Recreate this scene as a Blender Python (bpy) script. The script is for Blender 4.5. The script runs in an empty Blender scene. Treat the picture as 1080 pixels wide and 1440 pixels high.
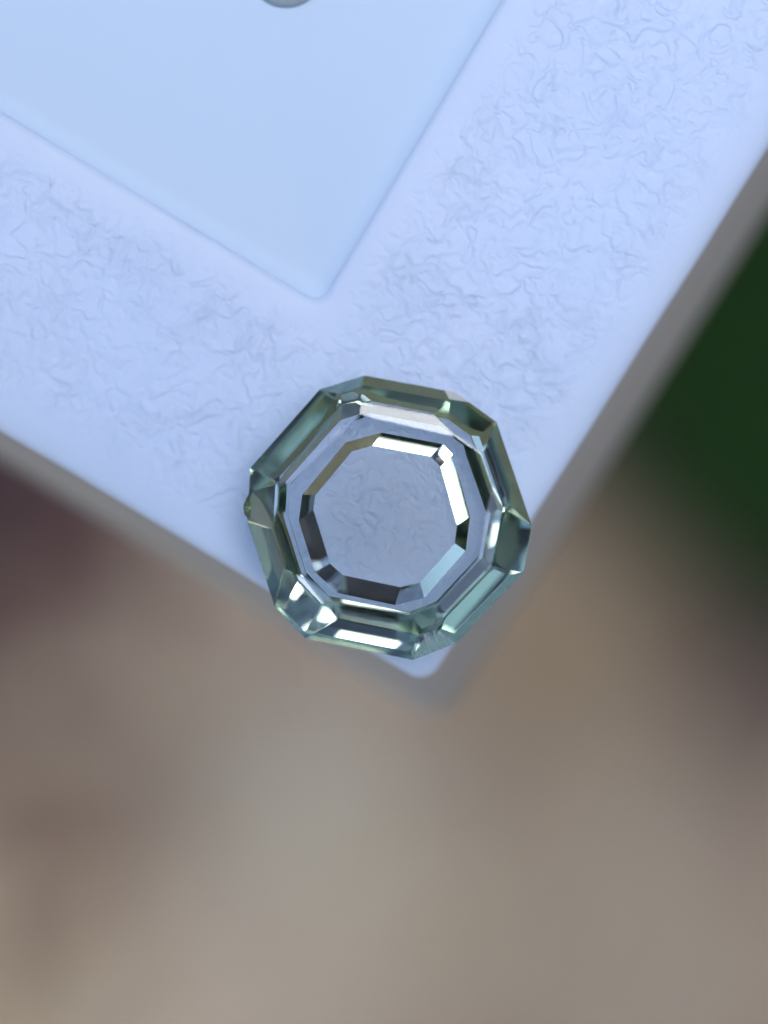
import bpy, bmesh, math, random
from mathutils import Vector, Matrix, noise
R = math.radians
random.seed(7)
sc = bpy.context.scene
COL = sc.collection
# ---------------------------------------------------------------- camera (1 unit = 1 cm)
DIST, TILT, FRAME_H = 9.0, R(4.0), 2.88
cam_d = bpy.data.cameras.new('camera')
cam = bpy.data.objects.new('camera', cam_d)
COL.objects.link(cam)
sc.camera = cam
cam.location = (0, DIST*math.sin(TILT), DIST*math.cos(TILT))
cam.rotation_euler = (-TILT, 0, 0)
cam_d.sensor_fit = 'VERTICAL'
cam_d.lens = 200
cam_d.sensor_height = 200*FRAME_H/DIST
cam_d.sensor_width = cam_d.sensor_height*.75
cam_d.clip_start = .05
cam_d.clip_end = 20000
cam_d.dof.use_dof = True
cam_d.dof.focus_distance = DIST - .17
cam_d.dof.aperture_fstop = .2/.60          # 6 mm opening: a phone macro lens
cam_d.dof.aperture_blades = 0
# ---------------------------------------------------------------- world, sun, exposure
SUN_EL, SUN_AZ = 68, 60                    # azimuth counted from +X towards +Y
w = bpy.data.worlds.new('World'); sc.world = w; w.use_nodes = True
nt = w.node_tree
sky = nt.nodes.new('ShaderNodeTexSky'); sky.sky_type = 'NISHITA'; sky.sun_disc = False
sky.sun_elevation = R(SUN_EL); sky.sun_rotation = R(90-SUN_AZ)
sky.air_density = 1.0; sky.dust_density = .9; sky.ozone_density = 1.0
bgn = nt.nodes['Background']; bgn.inputs['Strength'].default_value = .12
nt.links.new(sky.outputs[0], bgn.inputs[0])
sun_d = bpy.data.lights.new('sun', 'SUN'); sun_d.energy = .5; sun_d.angle = R(40)
sun_d.color = (.88, .94, 1)
sun = bpy.data.objects.new('sun', sun_d); COL.objects.link(sun)
sd = Vector((math.cos(R(SUN_AZ))*math.cos(R(SUN_EL)), math.sin(R(SUN_AZ))*math.cos(R(SUN_EL)), math.sin(R(SUN_EL))))
sun.rotation_euler = sd.to_track_quat('Z', 'Y').to_euler()
sc.view_settings.view_transform = 'Standard'
sc.view_settings.look = 'None'
sc.view_settings.gamma = 1
sc.view_settings.exposure = 2.12
sc.cycles.use_denoising = True
sc.cycles.max_bounces = 24
sc.cycles.transmission_bounces = 24
sc.cycles.glossy_bounces = 12
sc.cycles.diffuse_bounces = 4
sc.cycles.caustics_refractive = True
sc.cycles.caustics_reflective = True
sc.cycles.blur_glossy = .3
sc.cycles.sample_clamp_indirect = 12
# ---------------------------------------------------------------- helpers
def ray(px, py, z):
    """point of the plane at height z seen at photograph pixel px, py"""
    k = FRAME_H/1440
    v = Vector(((px-540)*k, (720-py)*k, -DIST))
    v = Matrix.Rotation(-TILT, 3, 'X') @ v
    o = cam.location
    t = (z-o.z)/v.z
    return o + v*t
def mat(name):
    m = bpy.data.materials.new(name); m.use_nodes = True
    t = m.node_tree
    return m, t, t.nodes['Principled BSDF']
def node(t, kind, **kw):
    n = t.nodes.new('ShaderNode'+kind)
    for k, v in kw.items():
        if hasattr(n, k): setattr(n, k, v)
        else: n.inputs[k.replace('_', ' ')].default_value = v
    return n
def link(t, a, b): t.links.new(a, b)
def ramp(t, src, stops):
    r = t.nodes.new('ShaderNodeValToRGB'); link(t, src, r.inputs[0])
    e = r.color_ramp.elements
    while len(e) < len(stops): e.new(.5)
    for i, (p, c) in enumerate(stops):
        e[i].position = p; e[i].color = (c, c, c, 1) if isinstance(c, (int, float)) else (*c, 1)
    return r.outputs[0]
def math_n(t, op, a, b=None):
    n = t.nodes.new('ShaderNodeMath'); n.operation = op
    for i, v in enumerate((a, b)):
        if v is None: continue
        if isinstance(v, (int, float)): n.inputs[i].default_value = v
        else: link(t, v, n.inputs[i])
    return n.outputs[0]
def mesh_obj(name, verts, faces, m, parent=None, smooth=False, mids=None):
    me = bpy.data.meshes.new(name); me.from_pydata([tuple(v) for v in verts], [], faces)
    for mm in (m if isinstance(m, (list, tuple)) else [m]): me.materials.append(mm)
    if mids: me.polygons.foreach_set('material_index', mids)
    if smooth: me.polygons.foreach_set('use_smooth', [True]*len(me.polygons))
    me.update()
    o = bpy.data.objects.new(name, me); COL.objects.link(o)
    if parent: o.parent = parent
    return o
def empty(name, loc=(0, 0, 0)):
    o = bpy.data.objects.new(name, None); o.location = loc; COL.objects.link(o); return o
def tag(o, label, cat, group=None):
    o['label'] = label; o['category'] = cat
    if group: o['group'] = group
IOR = 1.77
# ---------------------------------------------------------------- materials
def rim_material():
    m, t, b = mat('crinkled_white_plastic')
    tc = node(t, 'TexCoord').outputs['Object']
    # rounded pebbles parted by thin meandering valleys, many of which run out
    w1 = node(t, 'TexNoise', Scale=5, Detail=2.0); link(t, tc, w1.inputs['Vector'])
    a1 = node(t, 'VectorMath', operation='MULTIPLY_ADD'); link(t, w1.outputs['Color'], a1.inputs[0])
    a1.inputs[1].default_value = (.22, .22, .22); link(t, tc, a1.inputs[2])
    w2 = node(t, 'TexNoise', Scale=16, Detail=1.5); link(t, tc, w2.inputs['Vector'])
    a2 = node(t, 'VectorMath', operation='MULTIPLY_ADD'); link(t, w2.outputs['Color'], a2.inputs[0])
    a2.inputs[1].default_value = (.10, .10, .10); link(t, a1.outputs[0], a2.inputs[2])
    v1 = node(t, 'TexVoronoi', Scale=12.5, feature='DISTANCE_TO_EDGE'); link(t, a2.outputs[0], v1.inputs['Vector'])
    c1 = ramp(t, v1.outputs['Distance'], [(0, 0), (.12, .35), (.3, .8), (.5, 1)])
    v2 = node(t, 'TexNoise', Scale=14, Detail=1.0); link(t, a2.outputs[0], v2.inputs['Vector'])
    c2 = ramp(t, math_n(t, 'ABSOLUTE', math_n(t, 'SUBTRACT', v2.outputs['Fac'], .5)), [(0, 0), (.05, .5), (.16, 1)])
    mk = node(t, 'TexNoise', Scale=7, Detail=1.0); link(t, tc, mk.inputs['Vector'])
    keep = ramp(t, mk.outputs['Fac'], [(.38, .15), (.62, 1)])
    fine = node(t, 'TexNoise', Scale=30, Detail=2.0); link(t, tc, fine.inputs['Vector'])
    h = math_n(t, 'ADD', math_n(t, 'MULTIPLY', c1, keep), math_n(t, 'MULTIPLY', c2, .45))
    h = math_n(t, 'ADD', h, math_n(t, 'MULTIPLY', fine.outputs['Fac'], .18))
    # the moulded crinkle fades out in the smooth borders (vertex attribute)
    at = node(t, 'Attribute'); at.attribute_name = 'crinkle'
    h = math_n(t, 'MULTIPLY', h, at.outputs['Fac'])
    bp = node(t, 'Bump', Strength=1.0, Distance=.009); link(t, h, bp.inputs['Height'])
    link(t, bp.outputs[0], b.inputs['Normal'])
    big = node(t, 'TexNoise', Scale=1.2, Detail=2.0); link(t, tc, big.inputs['Vector'])
    cr = node(t, 'ValToRGB'); link(t, big.outputs['Fac'], cr.inputs[0])
    cr.color_ramp.elements[0].position = .3; cr.color_ramp.elements[0].color = (.62, .715, .95, 1)
    cr.color_ramp.elements[1].position = .7; cr.color_ramp.elements[1].color = (.66, .745, .97, 1)
    link(t, cr.outputs[0], b.inputs['Base Color'])
    b.inputs['Roughness'].default_value = .55
    b.inputs['Subsurface Weight'].default_value = .5
    b.inputs['Subsurface Radius'].default_value = (.4, .4, .42)
    b.inputs['Subsurface Scale'].default_value = 1
    return m
def plain_plastic(name, col, rough, bump=.001, scale=25):
    m, t, b = mat(name)
    tc = node(t, 'TexCoord').outputs['Object']
    n = node(t, 'TexNoise', Scale=scale, Detail=3.0); link(t, tc, n.inputs['Vector'])
    bp = node(t, 'Bump', Strength=1.0, Distance=bump); link(t, n.outputs['Fac'], bp.inputs['Height'])
    link(t, bp.outputs[0], b.inputs['Normal'])
    b.inputs['Base Color'].default_value = (*col, 1); b.inputs['Roughness'].default_value = rough
    return m
def glass(name, col=(.93, .97, .95), rough=0.0, kind=None):
    m = bpy.data.materials.new(name); m.use_nodes = True; t = m.node_tree
    t.nodes.remove(t.nodes['Principled BSDF']); out = t.nodes['Material Output']
    g = node(t, 'BsdfGlass', IOR=IOR, Roughness=rough); g.inputs['Color'].default_value = (*col, 1)
    tc = node(t, 'TexCoord').outputs['Object']
    sh = g.outputs[0]
    if kind == 'scratch':
        # fine polishing scratches running outward on one corner facet
        ro = node(t, 'Mapping'); ro.vector_type = 'TEXTURE'
        ro.inputs['Rotation'].default_value = (0, 0, R(-72)); link(t, tc, ro.inputs[0])
        n0 = node(t, 'TexNoise', Scale=6, Detail=2.0); link(t, ro.outputs[0], n0.inputs['Vector'])
        ma = node(t, 'VectorMath', operation='MULTIPLY_ADD'); link(t, n0.outputs['Color'], ma.inputs[0])
        ma.inputs[1].default_value = (0, .06, 0); link(t, ro.outputs[0], ma.inputs[2])
        sm = node(t, 'Mapping'); sm.inputs['Scale'].default_value = (8, 330, 9); link(t, ma.outputs[0], sm.inputs[0])
        n = node(t, 'TexNoise', Scale=1, Detail=3.0, Roughness=.6); link(t, sm.outputs[0], n.inputs['Vector'])
        f = ramp(t, n.outputs['Fac'], [(.44, 0), (.66, .6)])
        d = node(t, 'BsdfDiffuse'); d.inputs['Color'].default_value = (.85, .87, .9, 1)
        tr = node(t, 'BsdfTranslucent'); tr.inputs['Color'].default_value = (.85, .88, .9, 1)
        mx0 = node(t, 'MixShader'); link(t, d.outputs[0], mx0.inputs[1]); link(t, tr.outputs[0], mx0.inputs[2])
        mx = node(t, 'MixShader'); link(t, f, mx.inputs[0]); link(t, sh, mx.inputs[1]); link(t, mx0.outputs[0], mx.inputs[2])
        sh = mx.outputs[0]
    if kind in ('dust', 'scratch'):
        v = node(t, 'TexVoronoi', Scale=11); v.feature = 'F1'; link(t, tc, v.inputs['Vector'])
        sep = node(t, 'SeparateColor'); link(t, v.outputs['Color'], sep.inputs[0])
        r = math_n(t, 'MULTIPLY', math_n(t, 'POWER', sep.outputs[0], 4.0), .085)
        f = math_n(t, 'MULTIPLY', math_n(t, 'LESS_THAN', v.outputs['Distance'], r), .55)
        d = node(t, 'BsdfDiffuse'); d.inputs['Color'].default_value = (.75, .78, .78, 1)
        mx = node(t, 'MixShader'); link(t, f, mx.inputs[0]); link(t, sh, mx.inputs[1]); link(t, d.outputs[0], mx.inputs[2])
        sh = mx.outputs[0]
    if kind == 'chip':
        n = node(t, 'TexNoise', Scale=45, Detail=4.0); link(t, tc, n.inputs['Vector'])
        bp = node(t, 'Bump', Strength=1.0, Distance=.012); link(t, n.outputs['Fac'], bp.inputs['Height'])
        link(t, bp.outputs[0], g.inputs['Normal'])
        d = node(t, 'BsdfDiffuse'); d.inputs['Color'].default_value = (.7, .68, .66, 1)
        link(t, bp.outputs[0], d.inputs['Normal'])
        mx = node(t, 'MixShader', Fac=.7); link(t, sh, mx.inputs[1]); link(t, d.outputs[0], mx.inputs[2])
        sh = mx.outputs[0]
    link(t, sh, out.inputs['Surface'])
    return m
RIM = rim_material()
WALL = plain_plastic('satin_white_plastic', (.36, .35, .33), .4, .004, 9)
PANEL = plain_plastic('smooth_white_plastic', (.53, .65, .80), .5, .0004, 3)
DARK = plain_plastic('dark_plastic', (.10, .13, .10), .5)
PEG = plain_plastic('grey_green_plastic', (.34, .38, .38), .6)
GLASS = glass('pale_green_gem', col=(.995,1,.995), kind='dust')
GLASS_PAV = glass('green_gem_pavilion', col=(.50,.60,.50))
GLASS_IN = glass('pale_green_gem_underside', col=(.995,1,.995))
GLASS_SCR = glass('scratched_gem', kind='scratch')
GLASS_CHIP = glass('fractured_gem', kind='chip')
GLASS_CHIP2 = glass('clear_fracture_gem', col=(1, .97, .8))
# ---------------------------------------------------------------- ground far below
GZ = -60.0
def g_at(px, py): return ray(px, py, GZ)
def ground_material():
    m, t, b = mat('bare_soil')
    tc = node(t, 'TexCoord').outputs['Object']
    wn = node(t, 'TexNoise', Scale=.35, Detail=3.0); link(t, tc, wn.inputs['Vector'])
    ad = node(t, 'VectorMath', operation='MULTIPLY_ADD'); link(t, wn.outputs['Color'], ad.inputs[0])
    ad.inputs[1].default_value = (2.4, 2.4, 0); link(t, tc, ad.inputs[2])
    n = node(t, 'TexNoise', Scale=1.5, Detail=8.0, Roughness=.65); link(t, tc, n.inputs['Vector'])
    cr = node(t, 'ValToRGB'); link(t, n.outputs['Fac'], cr.inputs[0])
    e = cr.color_ramp.elements
    e[0].position = .3; e[0].color = (.32, .215, .15, 1); e[1].position = .7; e[1].color = (.50, .37, .255, 1)
    col = cr.outputs[0]
    # patches of different earth: (pixel x, y, radius cm, colour, strength)
    for px, py, r, c, s in PATCHES:
        p = g_at(px, py)
        d = node(t, 'VectorMath', operation='DISTANCE'); link(t, ad.outputs[0], d.inputs[0])
        d.inputs[1].default_value = (p.x+1.2, p.y+1.2, GZ)
        f = math_n(t, 'MULTIPLY', ramp(t, math_n(t, 'DIVIDE', d.outputs['Value'], r*2), [(0, 1), (.3, .9), (.6, 0)]), s)
        mx = node(t, 'Mix', data_type='RGBA'); link(t, f, mx.inputs[0]); link(t, col, mx.inputs[6])
        mx.inputs[7].default_value = (*c, 1); col = mx.outputs[2]
    link(t, col, b.inputs['Base Color']); b.inputs['Roughness'].default_value = .95
    bp = node(t, 'Bump', Strength=.6, Distance=.3); link(t, n.outputs['Fac'], bp.inputs['Height'])
    link(t, bp.outputs[0], b.inputs['Normal'])
    return m
PATCHES = [
    (-60, 860, 4.5, (.11, .055, .05), .8), (1130, 880, 3.5, (.05, .035, .03), .9),
    (0, 790, 5.0, (0.0872, 0.0353, 0.0316), .95), (-300, 560, 6.0, (0.0308, 0.0181, 0.0203), .9), (170, 1010, 3.2, (0.236, 0.141, 0.107), .7),
    (450, 1180, 3.2, (0.616, 0.533, 0.404), .85), (-120, 1520, 6.0, (0.95, 0.725, 0.449), 1), (300, 1480, 4, (0.718, 0.544, 0.383), .7),
    (1110, 980, 3.6, (0.103, 0.0553, 0.0449), .9), (960, 620, 4.0, (0.0359, 0.0282, 0.0168), .95), (1100, 500, 5.5, (0.0154, 0.0151, 0.00674), .95),
    (770, 930, 2.8, (0.338, 0.231, 0.124), .85), (900, 1300, 4.0, (0.431, 0.333, 0.235), .6),
]
S = 4000
mesh_ground = mesh_obj('ground', [(-S, -S, GZ), (S, -S, GZ), (S, S, GZ), (-S, S, GZ)], [(0, 1, 2, 3)], ground_material())
mesh_ground['kind'] = 'structure'
# grass clump region on the right
def grass():
    m, t, b = mat('grass_blade'); 
    oi = node(t, 'TexCoord').outputs['Object']
    n = node(t, 'TexNoise', Scale=1.5, Detail=2.0); link(t, oi, n.inputs['Vector'])
    cr = node(t, 'ValToRGB'); link(t, n.outputs['Fac'], cr.inputs[0])
    cr.color_ramp.elements[0].position = .35; cr.color_ramp.elements[0].color = (.004, .016, .002, 1)
    cr.color_ramp.elements[1].position = .7; cr.color_ramp.elements[1].color = (.03, .12, .003, 1)
    link(t, cr.outputs[0], b.inputs['Base Color']); b.inputs['Roughness'].default_value = .7
    V, F = [], []
    c = g_at(1225, 380)
    for i in range(9000):
        a = random.uniform(0, 6.283); r = 7.2*math.sqrt(random.random())*random.uniform(.75, 1)
        x, y = c.x+r*math.cos(a)*.85, c.y+r*math.sin(a)
        h = random.uniform(1.2, 4.0)*(1.1-.05*r); az = random.uniform(0, 6.283); ln = random.uniform(.2, 1.0)*h
        wd = random.uniform(.07, .15); dx, dy = math.cos(az), math.sin(az)
        k = len(V)
        V += [(x-dy*wd, y+dx*wd, GZ-.02), (x+dy*wd, y-dx*wd, GZ-.02),
              (x+dx*ln*.35-dy*wd*.8, y+dy*ln*.35+dx*wd*.8, GZ+h*.6), (x+dx*ln*.35+dy*wd*.8, y+dy*ln*.35-dx*wd*.8, GZ+h*.6),
              (x+dx*ln, y+dy*ln, GZ+h)]
        F += [(k, k+1, k+3, k+2), (k+2, k+3, k+4)]
    o = mesh_obj('grass', V, F, m); o['kind'] = 'stuff'
    tag(o, 'dark green grass growing on the soil right of the tray, out of focus', 'grass')
grass()
def pebbles():
    m = plain_plastic('pebble_stone', (.44, .35, .22), .8, .05, 4)
    V, F = [], []
    base = bmesh.new(); bmesh.ops.create_icosphere(base, subdivisions=1, radius=1)
    bv = [v.co.copy() for v in base.verts]; bf = [tuple(v.index for v in f.verts) for f in base.faces]; base.free()
    for i in range(1500):
        p = g_at(random.uniform(-200, 1280), random.uniform(950, 1600))
        s = random.uniform(.06, .3)*random.uniform(.5, 1); k = len(V)
        rz = Matrix.Rotation(random.uniform(0, 6.28), 3, 'Z'); sc3 = Vector((1, random.uniform(.6, .9), random.uniform(.4, .7)))
        for v in bv:
            q = rz @ Vector((v.x*sc3.x, v.y*sc3.y, v.z*sc3.z)); V.append((p.x+q.x*s, p.y+q.y*s, GZ+s*.25+q.z*s))
        F += [tuple(a+k for a in f) for f in bf]
    o = mesh_obj('gravel', V, F, m); o['kind'] = 'stuff'
    tag(o, 'fine brown gravel scattered on the soil below the tray, out of focus', 'gravel')
pebbles()
def leaf_litter():
    m, t, b = mat('dry_leaf')
    tc = node(t, 'TexCoord').outputs['Object']
    v = node(t, 'TexVoronoi', Scale=.35); link(t, tc, v.inputs['Vector'])
    sp = node(t, 'SeparateColor'); link(t, v.outputs['Color'], sp.inputs[0])
    cr = node(t, 'ValToRGB'); link(t, sp.outputs[0], cr.inputs[0]); e = cr.color_ramp.elements
    e[0].color = (.16, .10, .07, 1); e[1].color = (.58, .45, .29, 1)
    k = e.new(.4); k.color = (.30, .18, .11, 1); k = e.new(.7); k.color = (.42, .34, .22, 1)
    link(t, cr.outputs[0], b.inputs['Base Color']); b.inputs['Roughness'].default_value = .7
    rnd = random.Random(11); V, F = [], []
    for i in range(22):
        p = g_at(rnd.uniform(-150, 1250), rnd.uniform(820, 1560)); a = rnd.uniform(0, 6.28); ln = rnd.uniform(1.0, 2.4); wd = ln*rnd.uniform(.3, .45)
        d = Vector((math.cos(a), math.sin(a), 0)); q = Vector((-d.y, d.x, 0)); k = len(V)
        z = Vector((0, 0, rnd.uniform(.15, .5)))
        for u in range(7):
            f = u/6; w_ = wd*math.sin(math.pi*min(1, f*.93+.05))**.8; c = p+d*(f-.5)*2*ln+z+Vector((0, 0, .3*math.sin(f*3)))
            V += [c-q*w_+Vector((0, 0, .25)), c, c+q*w_+Vector((0, 0, .2))]
        for u in range(6): F += [(k+u*3, k+u*3+1, k+u*3+4, k+u*3+3), (k+u*3+1, k+u*3+2, k+u*3+5, k+u*3+4)]
    o = mesh_obj('leaf_litter', V, F, m); o['kind'] = 'stuff'
    tag(o, 'dry brown leaves lying on the soil far below, blurred to soft patches', 'leaves')
leaf_litter()
# ---------------------------------------------------------------- the tray
C = ray(602, 968, 0)
e1 = (ray(1080, 214, 0)-C).normalized()            # along the right-hand edge
e2 = (ray(0, 608, 0)-C).normalized()               # along the left-hand edge
L1, L2 = 9.0, 9.0
def loop(off, z, rad, seg=8, sub=40, wob=0.0):
    """closed rounded outline lying off cm inside the outer edge"""
    si = e1.x*e2.y-e1.y*e2.x
    o = off/si
    t_ = min(1, max(0, (off-.3)/.3))                # the recess does not sit quite centred in the rim
    oa, ob = o-.035*t_, o+.038*t_
    def P(a, b):
        b += t_*(-.030+.022*min(a, 3))*(1 if b < 2 else 0)
        return C+e1*a+e2*b
    cs = [((oa, ob), 0), ((L1-o, ob), 1), ((L1-o, L2-o), 2), ((oa, L2-o), 3)]
    dirs = [(-1, -1), (1, -1), (1, 1), (-1, 1)]
    pts = []
    for (ab, i), (sx, sy) in zip(cs, dirs):
        ca, cb = ab[0]-sx*rad, ab[1]-sy*rad
        st = math.atan2(sy, sx)
        for k in range(seg+1):
            t = st-math.pi/4+math.pi/2*k/seg
            pts.append((ca+rad*math.cos(t), cb+rad*math.sin(t)))
    out = []
    n = len(pts)
    for i in range(n):
        a, b = pts[i], pts[(i+1) % n]
        m_ = sub if (i % (seg+1)) == seg else 1
        for k in range(m_):
            u = k/m_; u = u if m_ == 1 else u
            q = P(a[0]+(b[0]-a[0])*u, a[1]+(b[1]-a[1])*u)
            if wob:
                d = noise.noise(Vector((q.x*2.2, q.y*2.2, 3)))*wob + noise.noise(Vector((q.x*7, q.y*7, 9)))*wob*.5
                mid = P(L1/2, L2/2); q = q+(mid-q).normalized()*d
            out.append((q.x, q.y, z))
    return out
def bridge(name, prof, m, parent, cap=False, smooth=True):
    V, F, A = [], [], []
    n = None
    for (off, z, rad, wob, cr) in prof:
        l = loop(off, z, rad, wob=wob); n = len(l); V += l; A += [cr]*n
    for j in range(len(prof)-1):
        for i in range(n):
            a, b = j*n+i, j*n+(i+1) % n
            F.append((a, b, b+n, a+n))
    if cap: F.append(tuple(range(len(V)-n, len(V))))
    o = mesh_obj(name, V, F, m, parent, smooth)
    at = o.data.attributes.new('crinkle', 'FLOAT', 'POINT'); at.data.foreach_set('value', A)
    return o
def tray():
    root = empty('plastic_tray', (C+e1*L1/2+e2*L2/2)+Vector((0, 0, -1.35)))
    tag(root, 'white plastic tray with crinkled rim and smooth pale blue recessed panel', 'tray')
    inv = -root.location
    W = .80
    rim = bridge('rim', [
        (.035, -.100, .05, .006, 0), (.006, -.090, .06, .006, 0), (.0, -.06, .06, .006, 0), (.012, -.033, .07, .005, 0), (.035, -.016, .08, .004, 0),
        (.08, -.005, .10, 0, .15), (.13, -.001, .12, 0, .7), (.17, 0, .14, 0, 1), (.40, .001, .2, 0, 1), (W-.12, .001, .10, 0, 1), (W-.07, .0018, .075, 0, .35),
        (W-.03, .0018, .06, 0, .0), (W-.012, 0, .05, 0, 0), (W, -.006, .05, 0, 0), (W+.005, -.02, .048, 0, 0), (W+.008, -.055, .045, 0, 0)], RIM, root)
    panel = bridge('recessed_panel', [(W+.004, -.045, .05, 0, 0), (W+.02, -.058, .04, 0, 0), (W+.06, -.062, .04, 0, 0), (W+.5, -.064, .04, 0, 0)], PANEL, root, cap=True)
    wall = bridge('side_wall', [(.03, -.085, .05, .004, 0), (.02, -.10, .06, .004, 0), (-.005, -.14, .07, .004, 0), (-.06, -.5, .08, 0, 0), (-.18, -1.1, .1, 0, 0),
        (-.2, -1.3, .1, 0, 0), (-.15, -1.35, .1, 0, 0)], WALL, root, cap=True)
    # small dark peg standing in the recessed panel, at the top of the picture
    hc = ray(403, -33, -.06)
    V, F = [], []
    N = 40
    prof = [(.085, 0), (.085, .012), (.078, .024), (.06, .033), (.03, .037)]
    for r, z in prof: V += [(hc.x+r*math.cos(2*math.pi*i/N)*1.15, hc.y+r*math.sin(2*math.pi*i/N), -.0645+z) for i in range(N)]
    for j in range(len(prof)-1):
        for i in range(N): F.append((j*N+i, j*N+(i+1) % N, (j+1)*N+(i+1) % N, (j+1)*N+i))
    F.append(tuple(range(len(V)-N, len(V))))
    h = mesh_obj('peg', V, F, PEG, root, True)
    for o in (rim, panel, wall, h):
        for v in o.data.vertices: v.co += inv
tray()
# ---------------------------------------------------------------- the gemstone, cut plane by plane like the real thing
def zsrc(x, y): return 330+x/2.5116, 510+y/2.5116      # from the enlarged crop to photograph pixels
GIR = [(55, 372), (300, 95), (460, 45), (780, 105), (925, 210), (1050, 575), (1020, 740), (785, 990), (630, 1050), (250, 975), (140, 860), (45, 560)]
TAB = [(198, 425), (410, 219), (489, 198), (748, 257), (822, 321), (884, 562), (862, 693), (716, 852), (628, 888), (348, 844), (254, 759), (187, 540)]
RIN = [(285, 468), (414, 313), (487, 293), (692, 331), (727, 368), (785, 575), (777, 638), (656, 776), (585, 793), (382, 750), (337, 709), (278, 520)]
ROUT = [(430, 243), (575, 247), (720, 310), (805, 460), (822, 600), (765, 710), (630, 822), (490, 827), (330, 765), (255, 635), (232, 455), (300, 370)]
Z0, ZG, ZG2, ZS, ZT = .022, 0.2267, 0.2327, 0.2707, 0.2747       # culet, girdle, step, table heights (cm above the rim)
def poly(pts, z): return [ray(*zsrc(*p), z) for p in pts]
def apparent(z): return ZT-(ZT-z)/IOR
def out_normal(a, b, cen):
    d = (b-a); n = Vector((d.y, -d.x, 0)).normalized()
    if n.dot(Vector(((a+b)/2-cen)[:2]+(0,))) < 0: n = -n
    return n
def tilted(a, n, deg, down=False):
    """plane through point a whose outward normal leans deg degrees from vertical"""
    s = math.sin(R(deg)); c = math.cos(R(deg))*(-1 if down else 1)
    return a.copy(), Vector((n.x*s, n.y*s, c))
def cut_solid(planes):
    bm = bmesh.new(); bmesh.ops.create_cube(bm, size=2.0)
    bmesh.ops.translate(bm, verts=bm.verts, vec=gc)
    for co, no, nm in planes:
        r = bmesh.ops.bisect_plane(bm, geom=bm.verts[:]+bm.edges[:]+bm.faces[:], plane_co=co, plane_no=no, clear_outer=True, dist=1e-6)
        ed = [e for e in r['geom_cut'] if isinstance(e, bmesh.types.BMEdge)]
        if len(ed) >= 3:
            bmesh.ops.edgeloop_fill(bm, edges=ed)
    bmesh.ops.recalc_face_normals(bm, faces=bm.faces)
    return bm
PAV_UP = [10.92, 5.8, 2.81, 3.72, 2.74, 15.68, 5.34, 5.68, 5.33, 13.04, 0, 16]
PAV_LO = [0, 12.67, 2.35, 0.8, 12.01, 0, 3.01, 14, 2.19, 3.31, 6.7, 14]
CROWN_LEAN = [-1.41, 5, 0.99, -3.34, 4.05, -1.52, -0.15, 5, 1.3, -5, 2.11, -1.37]
STEP_LEAN = [4.91, -4.66, 0.76, -4.4, -5, 2.55, 0.25, 1.23, 0.5, 5, 2.73, -0.71]
INSET, UNDER_Z, STEP = -0.0030, 0.0510, 0.663
RING = [60, 60, 50.97, 46.32, 50.79, 57.88, 55.62, 50.4, 46.07, 49.37, 47.66, 54.93]
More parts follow.
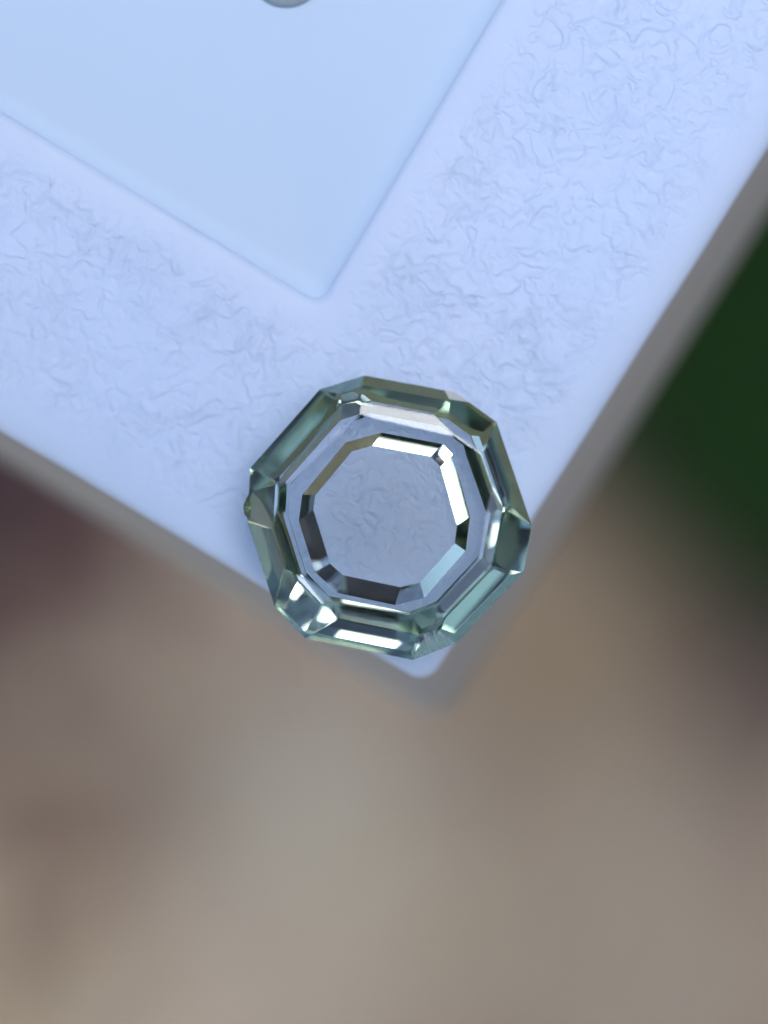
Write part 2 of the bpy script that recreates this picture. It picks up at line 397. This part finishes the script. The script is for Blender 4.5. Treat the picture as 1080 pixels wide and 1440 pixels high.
def gemstone():
    global gc
    gir = poly(GIR, ZG2); tab = poly(TAB, ZT); rin = poly(RIN, apparent(Z0))
    gc = sum(gir, Vector())/12; tc = sum(tab, Vector())/12
    # lower the traced apparent points onto their true heights
    for p in rin: p.z = Z0
    rc = sum(rin, Vector())/12
    planes = [(Vector((0, 0, ZT)), Vector((0, 0, 1)), 'table')]
    for i in range(12):
        a, b = gir[i], gir[(i+1) % 12]; ta, tb = tab[i], tab[(i+1) % 12]
        n = out_normal(a, b, gc)
        wd = n.dot((a+b)/2)-n.dot((ta+tb)/2)
        nt_ = out_normal(ta, tb, tc)
        # outer band: through the girdle edge up to the step; inner band: from the step to the table edge
        w1 = wd*STEP
        deg1 = math.degrees(math.atan2(ZS-ZG2, w1))
        planes.append((*tilted(Vector((a.x, a.y, ZG2)), n, deg1+CROWN_LEAN[i]), 'crown_facet'))
        deg2 = math.degrees(math.atan2(ZT-ZS, wd-w1))
        planes.append((*tilted(Vector(((ta+tb)/2).to_tuple()), nt_, deg2+STEP_LEAN[i]), 'step_facet'))
        planes.append((*tilted(Vector((a.x, a.y, ZG)), n, 90), 'girdle_facet'))
        # pavilion: two bands bulging from the chord between the girdle and the flat underside
        pin = (ta+tb)/2-n*INSET; pin.z = Z0+UNDER_Z
        chord = math.degrees(math.atan2(ZG-pin.z, n.dot((a+b)/2)-n.dot(pin)))
        planes.append((*tilted(Vector((a.x, a.y, ZG)), n, chord+PAV_UP[i], True), 'pavilion_facet'))
        planes.append((*tilted(pin, n, chord-PAV_LO[i], True), 'lower_pavilion_facet'))
    planes.append((Vector((0, 0, Z0+UNDER_Z)), Vector((0, 0, -1)), 'underside'))
    # chips
    cp = gir[3].copy()
    n = Vector((cp.x-gc.x-.02, cp.y-gc.y, 0)).normalized()
    planes.append((cp-n*.0085, Vector((n.x*.57, n.y*.57, .82)).normalized(), 'chip'))
    body = cut_solid(planes)
    # the upper facet junctions are very slightly worn
    worn = [e for e in body.edges if len(e.link_faces) == 2 and all(f.normal.z > .12 for f in e.link_faces)]
    bmesh.ops.bevel(body, geom=worn, offset=.0017, segments=1, profile=.5, affect='EDGES')
    pl2 = [(Vector((0, 0, Z0)), Vector((0, 0, -1)), 'culet'), (Vector((0, 0, Z0+.13)), Vector((0, 0, 1)), 'inside')]
    for i in range(12):
        a, b = rin[i], rin[(i+1) % 12]; n = out_normal(a, b, rc)
        pl2.append((*tilted(Vector((a.x, a.y, Z0)), n, RING[i], True), 'ring_facet'))
    plug = cut_solid(pl2)
    obs = []
    for b_, nm in ((body, 'tmp_a'), (plug, 'tmp_b')):
        me = bpy.data.meshes.new(nm); b_.to_mesh(me); b_.free()
        o = bpy.data.objects.new(nm, me); COL.objects.link(o); obs.append(o)
    md = obs[0].modifiers.new('u', 'BOOLEAN'); md.operation = 'UNION'; md.solver = 'EXACT'; md.object = obs[1]
    dg = bpy.context.evaluated_depsgraph_get(); dg.update()
    me = bpy.data.meshes.new_from_object(obs[0].evaluated_get(dg))
    for o in obs: bpy.data.objects.remove(o)
    allp = planes+pl2
    root = empty('gemstone', Vector((gc.x, gc.y, Z0)))
    tag(root, 'pale green faceted hexagonal gemstone lying on the white tray corner', 'gemstone')
    faces = {}
    for p in me.polygons:
        c, n = p.center, p.normal
        cost = lambda j: abs((c-allp[j][0]).dot(allp[j][1].normalized()))*40+(1-n.dot(allp[j][1].normalized()))
        best = min(range(len(allp)), key=cost)
        if cost(best) > .004: best = -1
        faces.setdefault(best, []).append(p)
    cnt = {}
    for j, ps in faces.items():
        nm = allp[j][2] if j >= 0 else 'worn_edges'
        # pieces of one facet that do not touch each other become parts of their own
        groups = []
        if j < 0: groups = [ps]
        else:
            for p in ps:
                vs = set(p.vertices); hit = [g for g in groups if any(vs & set(q.vertices) for q in g)]
                for g in hit: groups.remove(g)
                groups.append(sum(hit, [])+[p])
        for g in groups:
            V, F, mp = [], [], {}
            for p in g:
                f = []
                for vi in p.vertices:
                    if vi not in mp: mp[vi] = len(V); V.append(me.vertices[vi].co-root.location)
                    f.append(mp[vi])
                F.append(tuple(f))
            cnt[nm] = cnt.get(nm, 0)+1
            m = GLASS if nm in ('crown_facet', 'step_facet') else GLASS_IN
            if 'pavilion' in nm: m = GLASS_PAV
            if nm == 'chip': m = GLASS_CHIP
            lab = 'rough grey chip broken out of the top right edge' if nm == 'chip' else None
            if nm == 'crown_facet' and (j-1)//5 == 7: m = GLASS_SCR; lab = 'corner facet covered in fine scratches'
            o = mesh_obj(nm, V, F, m, root)
            if lab: o['label'] = lab
            if nm == 'worn_edges': o['kind'] = 'stuff'
    # small splintered nick on the left corner
    V = [ray(*zsrc(x+4, y), z)-root.location for x, y, z in ((49, 458, ZG), (46, 556, ZG), (26, 505, ZG+.004), (30, 535, ZG-.004), (57, 512, ZG2+.008), (38, 478, ZG2+.004), (50, 510, ZG-.02))]
    o = mesh_obj('nick', V, [(0, 2, 5), (5, 2, 4), (2, 1, 4), (0, 5, 4), (2, 3, 1), (0, 6, 2), (2, 6, 3), (3, 6, 1), (1, 6, 4), (0, 4, 6)], GLASS_CHIP2, root)
    o['label'] = 'small splintered yellowish nick on the left edge'
    print('GEM', cnt, len(me.polygons))
    bpy.data.meshes.remove(me)
gemstone()
# ---------------------------------------------------------------- what the gem mirrors: the phone taking the picture and foliage added around, out of view
def slab(name, x0, x1, y0, y1, z0, z1, rad, m, parent, bev=.12):
    V, F = [], []
    prof = [(bev, z0), (bev*.3, z0+bev*.3), (0, z0+bev), (0, z1-bev), (bev*.3, z1-bev*.3), (bev, z1)]
    seg = 6; n = 4*(seg+1)
    for o_, z in prof:
        for (cx, cy, st) in ((x1-rad, y1-rad, 0), (x0+rad, y1-rad, 90), (x0+rad, y0+rad, 180), (x1-rad, y0+rad, 270)):
            for k in range(seg+1):
                a = R(st+90*k/seg); V.append((cx+(rad-o_)*math.cos(a), cy+(rad-o_)*math.sin(a), z))
    for j in range(len(prof)-1):
        for q in range(n): F.append((j*n+q, j*n+(q+1) % n, (j+1)*n+(q+1) % n, (j+1)*n+q))
    F.append(tuple(range(n))[::-1]); F.append(tuple(range(n*(len(prof)-1), n*len(prof))))
    return mesh_obj(name, V, F, m, parent)
def phone():
    cx, cy = cam.location.x, cam.location.y; z = cam.location.z
    body = plain_plastic('dark_blue_phone_glass', (.012, .016, .022), .25, .0002, 2)
    lens_m = plain_plastic('black_lens_glass', (.004, .004, .006), .05, .0001, 2)
    ring_m = plain_plastic('dark_metal', (.05, .055, .06), .3, .0002, 2)
    root = empty('phone', (cx, cy, z+.45)); root.rotation_euler = (-TILT, 0, 0)
    tag(root, 'dark phone held above the tray, mirrored as black patches in the gem', 'phone')
    slab('phone_body', -5.9, 1.2, -13.3, 1.2, .22, 1.0, .9, body, root)
    slab('camera_bump', -2.4, .9, -2.8, .9, .02, .24, .8, body, root, .06)
    for lx, ly in ((0, 0), (0, -1.75), (-1.5, -.85)):
        V, F = [], []; N = 32; pr = [(.66, 0), (.66, -.16), (.56, -.16), (.54, -.08)]
        for r, zz in pr:
            V += [(lx+r*math.cos(2*math.pi*q/N), ly+r*math.sin(2*math.pi*q/N), .03+zz) for q in range(N)]
        for j in range(3): F += [(j*N+q, j*N+(q+1) % N, (j+1)*N+(q+1) % N, (j+1)*N+q) for q in range(N)]
        rg = mesh_obj('lens_ring', V, F, ring_m, root, False)
        mesh_obj('lens', V[3*N:], [tuple(range(N))], lens_m, rg)
phone()
TREE_LO, TREE_HI, TREE_AZ = 60, 78, 225  # treetop elevations chosen to darken the gem; taller side stands for the photographer
def added_trees():  # added foliage ring blocks the low sky so facets mirror dark
    m, t, b = mat('tree_leaves')
    tc = node(t, 'TexCoord').outputs['Object']
    n = node(t, 'TexNoise', Scale=.03, Detail=4.0); link(t, tc, n.inputs['Vector'])
    cr = node(t, 'ValToRGB'); link(t, n.outputs['Fac'], cr.inputs[0])
    cr.color_ramp.elements[0].position = .35; cr.color_ramp.elements[0].color = (.004, .009, .008, 1)
    cr.color_ramp.elements[1].position = .7; cr.color_ramp.elements[1].color = (.035, .045, .012, 1)
    link(t, cr.outputs[0], b.inputs['Base Color']); b.inputs['Roughness'].default_value = .8
    V, F = [], []
    rnd = random.Random(3)
    for i in range(34000):
        a = rnd.uniform(0, 2*math.pi); deg = math.degrees(a)
        lean = .5+.5*math.cos(a-R(TREE_AZ))
        el = TREE_LO+(TREE_HI-TREE_LO)*lean**1.5+6*noise.noise(Vector((math.cos(a)*4, math.sin(a)*4, 1)))+3*noise.noise(Vector((math.cos(a)*14, math.sin(a)*14, 5)))
        r = rnd.uniform(230, 300)
        top = r*math.tan(R(el))
        u = rnd.random()**.8
        z = GZ+(top-GZ)*u
        r += 40*u*noise.noise(Vector((a*9, z*.02, 0)))
        s_ = rnd.uniform(9, 22); c = Vector((r*math.cos(a), r*math.sin(a), z))
        ax = Vector((rnd.gauss(0, 1), rnd.gauss(0, 1), rnd.gauss(0, 1))).normalized(); bx_ = ax.orthogonal().normalized(); cx_ = ax.cross(bx_)
        k = len(V); V += [c-bx_*s_*.5, c+cx_*s_*.35, c+bx_*s_*.5, c-cx_*s_*.35]; F.append((k, k+1, k+2, k+3))
    o = mesh_obj('added_trees', V, F, m); o['kind'] = 'stuff'
    tag(o, 'dense dark green foliage ring added out of view to darken the reflections in the gem', 'added_trees')
added_trees()
